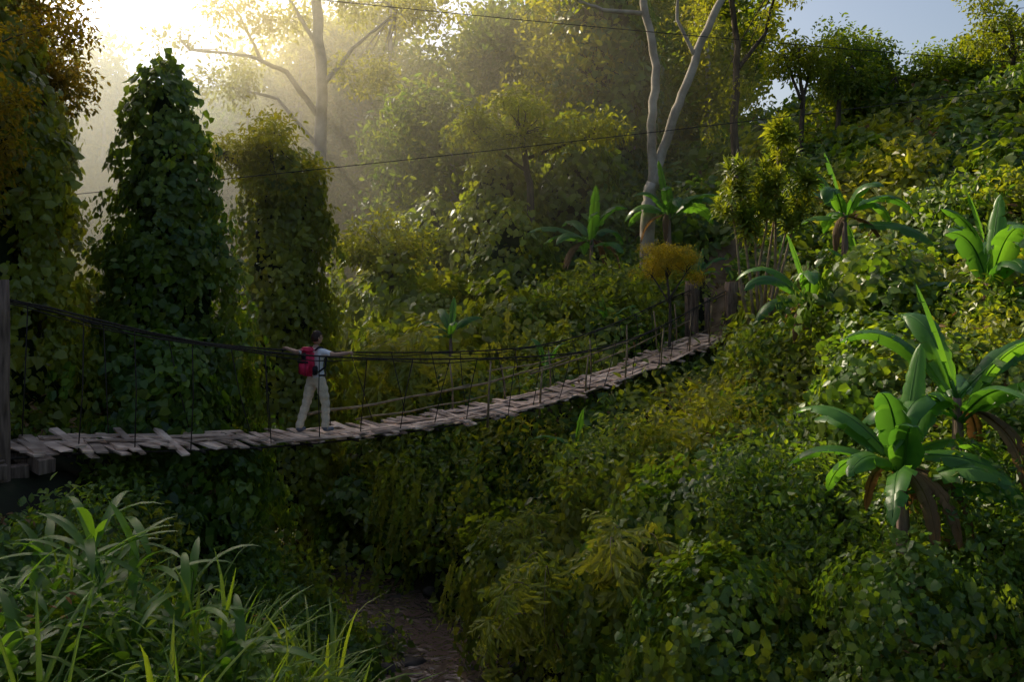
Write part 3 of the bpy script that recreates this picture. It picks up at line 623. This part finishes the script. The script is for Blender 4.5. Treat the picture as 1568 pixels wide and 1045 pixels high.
for sd,sx in (('L',-1),('R',1)):
    j('sh'+sd,(sx*.17,-.005,1.425),(.068,.068),'uc'); j('ua'+sd,(sx*.29,.0,1.405),(.055,.055),'sh'+sd); j('el'+sd,(sx*.44,-.01,1.385),(.042,.042),'ua'+sd); j('fa'+sd,(sx*.54,.0,1.40),(.040,.040),'el'+sd)
    X0=.03
    j('wr'+sd,(sx*(.665+X0),.015,1.425),(.028,.032),'fa'+sd); j('pa'+sd,(sx*(.715+X0),.02,1.44),(.020,.042),'wr'+sd)
    for k,oy in enumerate((-.03,-.01,.01,.03)):
        L_=(.9,1,.95,.8)[k]; y0=.02+oy
        j('f%d0'%k+sd,(sx*(.745+X0),y0,1.452),(.010,.010),'pa'+sd); j('f%d1'%k+sd,(sx*(.745+X0+.022*L_),y0,1.447),(.009,.009),'f%d0'%k+sd); j('f%d2'%k+sd,(sx*(.745+X0+.030*L_),y0,1.425),(.0085,.0085),'f%d1'%k+sd); j('f%d3'%k+sd,(sx*(.745+X0+.014*L_),y0,1.408),(.008,.008),'f%d2'%k+sd)
    j('t0'+sd,(sx*(.70+X0),.06,1.432),(.011,.011),'pa'+sd); j('t1'+sd,(sx*(.722+X0),.078,1.418),(.010,.010),'t0'+sd); j('t2'+sd,(sx*(.74+X0),.075,1.402),(.009,.009),'t1'+sd)
leg={'L':[(-.10,0,.90),(-.15,-.02,.70),(-.19,-.04,.50),(-.225,-.11,.27),(-.245,-.165,.10)],'R':[(.10,0,.90),(.12,.05,.70),(.125,.10,.51),(.13,.10,.28),(.13,.09,.10)]}
for sd in 'LR':
    rr=[.105,.098,.082,.078,.070]; pr='pel'
    for k,p_ in enumerate(leg[sd]): j('l%d'%k+sd,p_,(rr[k],rr[k]),pr); pr='l%d'%k+sd
    a=leg[sd][-1]; dx=-.03 if sd=='L' else .03
    j('hl'+sd,(a[0],a[1]-.02,.045),(.042,.042),pr); j('ft'+sd,(a[0]+dx*.6,a[1]+.10,.04),(.043,.038),'hl'+sd); j('to'+sd,(a[0]+dx,a[1]+.18,.03),(.034,.028),'ft'+sd)
me=bpy.data.meshes.new('bodyskel'); me.from_pydata(vs,ed,[]); o=bpy.data.objects.new('bodyskel',me); S.collection.objects.link(o)
o.modifiers.new('s','SKIN'); sv=me.skin_vertices[0].data
for i,r_ in enumerate(rad): sv[i].radius=r_; sv[i].use_root=(i==0)
sb=o.modifiers.new('ss','SUBSURF'); sb.levels=2; sb.render_levels=2
hide=[q for q in S.objects if q.modifiers.get('inst')]
for q in hide: q.modifiers['inst'].show_viewport=False
dg=bpy.context.evaluated_depsgraph_get(); dg.update(); me2=bpy.data.meshes.new_from_object(o.evaluated_get(dg)); me2.name='body'
for q in hide: q.modifiers['inst'].show_viewport=True
bpy.data.objects.remove(o); body=bpy.data.objects.new('body',me2); link(body,hk)
me2.materials.clear()
for m_ in (M_skin,M_shirt,M_trous,M_shoe): me2.materials.append(m_)
for v in me2.vertices:
    c=v.co
    if .1<c.z<1.45 and abs(c.x)<.36:
        k=.008*noise.noise(Vector((c.x*9,c.y*9,c.z*14)))+.006*math.sin(c.z*46+c.x*20)*(1 if c.z<.95 else .6); v.co=c+v.normal*k
for p_ in me2.polygons:
    c=p_.center; p_.use_smooth=True
    if c.z<.085: mi=3
    elif c.z<.985 : mi=2
    elif abs(c.x)<.36 and c.z<1.485: mi=1
    else: mi=0
    p_.material_index=mi
bm=bmesh.new(); bmesh.ops.create_uvsphere(bm,u_segments=32,v_segments=24,radius=1)
for v in bm.verts:
    x,y,z=v.co; w=.076*(1-.22*max(0,-z)**1.3-.05*max(0,z)); dpt=.095*(1-.12*max(0,-z))
    nx_,ny_,nz_=x*w,y*dpt+(.012*max(0,-z) if y>0 else 0),z*.118
    if y>.7:
        g=math.exp(-((x/.16)**2+((z+.12)/.22)**2)); ny_+=.022*g
        for ex in (-.38,.38): ny_-=.008*math.exp(-(((x-ex)/.15)**2+((z-.06)/.12)**2))
        ny_+=.005*math.exp(-((x/.3)**2+((z+.45)/.07)**2))
    v.co=(nx_,ny_,nz_)
me3=bpy.data.meshes.new('head'); bm.to_mesh(me3); bm.free(); me3.materials.append(M_skin); me3.polygons.foreach_set('use_smooth',[True]*len(me3.polygons))
hd=bpy.data.objects.new('head',me3); hd.location=(0,.025,1.655); hd.rotation_euler=(.06,0,-.3); link(hd,hk)
mb=MB()
for ex in (-1,1):
    c=Vector((ex*.076,-.005,-.005)); mb.tube([c+Vector((ex*.0,0,-.028)),c+Vector((ex*.01,-.012,-.01)),c+Vector((ex*.014,-.014,.015)),c+Vector((ex*.006,0,.03))],[.006,.010,.012,.006],7)
mb.obj('ears',M_skin,hd,smooth=True)
mb=MB()
for ex in (-.029,.029): mb.tube([(ex-.012,.086,.008),(ex,.091,.008),(ex+.012,.086,.008)],[.002,.006,.002],6)
mb.obj('eyes',M_eye,hd,smooth=True)
bm=bmesh.new(); bmesh.ops.create_uvsphere(bm,u_segments=40,v_segments=30,radius=1)
dl=[]
for v in bm.verts:
    x,y,z=v.co; k=1.09+.07*noise.noise(v.co*5)+.03*noise.noise(v.co*17)
    if z<-.45 or (y>.25 and z<.38) or (y>-.05 and z<-.1): dl.append(v)
    v.co=(x*.080*k,(y*.098-.004)*k,z*.122*k+.004)
bmesh.ops.delete(bm,geom=dl,context='VERTS')
me4=bpy.data.meshes.new('hair'); bm.to_mesh(me4); bm.free(); me4.materials.append(M_hair); me4.polygons.foreach_set('use_smooth',[True]*len(me4.polygons))
ho=bpy.data.objects.new('hair',me4); link(ho,hd); so=ho.modifiers.new('s','SOLIDIFY'); so.thickness=.012
def rbox(name,c,sz,mat,parent,bev=.04,taper=0.):
    bm=bmesh.new(); bmesh.ops.create_cube(bm,size=1)
    for v in bm.verts:
        k=1-taper*(v.co.z+.5); v.co=(v.co.x*sz[0]*k,v.co.y*sz[1]*k,v.co.z*sz[2])
    bmesh.ops.bevel(bm,geom=list(bm.edges),offset=bev,segments=4,affect='EDGES'); me=bpy.data.meshes.new(name); bm.to_mesh(me); bm.free(); me.materials.append(mat)
    me.polygons.foreach_set('use_smooth',[True]*len(me.polygons)); o=bpy.data.objects.new(name,me); o.location=c; link(o,parent); return o
rbox('backpack_body',(0,-.205,1.25),(.31,.19,.47),M_pack,hk,.07,.15); rbox('backpack_pocket',(0,-.31,1.16),(.23,.07,.22),M_pack,hk,.03); rbox('backpack_lid',(0,-.215,1.47),(.25,.17,.09),M_pack,hk,.035)
rbox('backpack_side_pocket',(-.165,-.2,1.12),(.05,.12,.16),M_blk,hk,.02); rbox('backpack_side_pocket',(.165,-.2,1.12),(.05,.12,.16),M_blk,hk,.02); rbox('backpack_trim',(0,-.33,1.27),(.25,.025,.03),M_blk,hk,.008); rbox('backpack_panel',(0,-.305,1.37),(.10,.03,.12),M_blk,hk,.012)
mb=MB()
for sx in (-1,1):
    mb.tube([(sx*.10,-.13,1.46),(sx*.11,-.06,1.505),(sx*.115,.03,1.495),(sx*.12,.10,1.40),(sx*.13,.115,1.28),(sx*.155,.06,1.15),(sx*.15,-.1,1.08)],.018,7)
    mb.tube([(sx*.07,-.335,1.44),(sx*.075,-.345,1.25),(sx*.07,-.34,1.05)],.007,5)
mb.tube([(-.15,-.08,1.02),(-.17,.03,1.01),(0,.135,1.0),(.17,.03,1.01),(.15,-.08,1.02)],.015,6)
mb.obj('backpack_straps',M_blk,hk,smooth=True)

# ---------------------------------------------------------------- mist (nested thin layers so that it fades out softly)
def mist(loc,rad,dens,g,col,parent):
    bm=bmesh.new(); bmesh.ops.create_icosphere(bm,subdivisions=4,radius=1)
    for v in bm.verts: v.co=(v.co.x*rad[0],v.co.y*rad[1],v.co.z*rad[2])
    me=bpy.data.meshes.new('mist_layer'); bm.to_mesh(me); bm.free()
    m,nt,N,L=newmat('morning_mist'); out=N('ShaderNodeOutputMaterial'); v=N('ShaderNodeVolumeScatter'); v.inputs['Density'].default_value=dens; v.inputs['Anisotropy'].default_value=g; v.inputs['Color'].default_value=(*col,1)
    L(v.outputs[0],out.inputs['Volume']); me.materials.append(m); o=bpy.data.objects.new('mist_layer',me); o.location=loc; link(o,parent)
me_=empty('mist')
for k,(f,dn) in enumerate(((1.22,.0022),(1.12,.0026),(1.02,.0028),(.92,.003),(.82,.003),(.70,.003))):
    mist((-29+1.5*k*0,45,3),(35*f,33*f,17*(.6+.4*f)),dn,.66,(1,.92,.70),me_)
mist((-15.5,21,4),(10.5,14,7),.014,.70,(1,.76,.30),me_); mist((-16,21,4),(9,12,6),.016,.70,(1,.74,.28),me_)  # orange sun halo put into the scatter colour of these two layers

# ---------------------------------------------------------------- light, world, camera
AZ=math.radians(40); EL=math.radians(32)
sd=Vector((-math.sin(AZ)*math.cos(EL),math.cos(AZ)*math.cos(EL),math.sin(EL)))
l=bpy.data.lights.new('sun','SUN'); l.energy=5; l.angle=math.radians(.5); l.color=(1,.86,.60); lo=bpy.data.objects.new('sun',l); lo.rotation_euler=sd.to_track_quat('Z','Y').to_euler(); link(lo)
w=bpy.data.worlds.new('World'); S.world=w; w.use_nodes=True; nt=w.node_tree; sk=nt.nodes.new('ShaderNodeTexSky'); sk.sky_type='NISHITA'; sk.sun_disc=False; sk.sun_elevation=EL; sk.sun_rotation=-AZ
sk.air_density=1.0; sk.dust_density=4.0; sk.ozone_density=.6
bg=nt.nodes['Background']; bg.inputs[1].default_value=.15; nt.links.new(sk.outputs[0],bg.inputs[0])
cam=bpy.data.cameras.new('camera'); cam.lens=28; cam.sensor_width=36; cam.shift_y=-.0816; cam.clip_end=2000; cam.clip_start=.1
co=bpy.data.objects.new('camera',cam); co.rotation_euler=(math.pi/2,0,0); link(co); S.camera=co
S.view_settings.view_transform='Standard'; S.view_settings.look='None'; S.view_settings.exposure=0
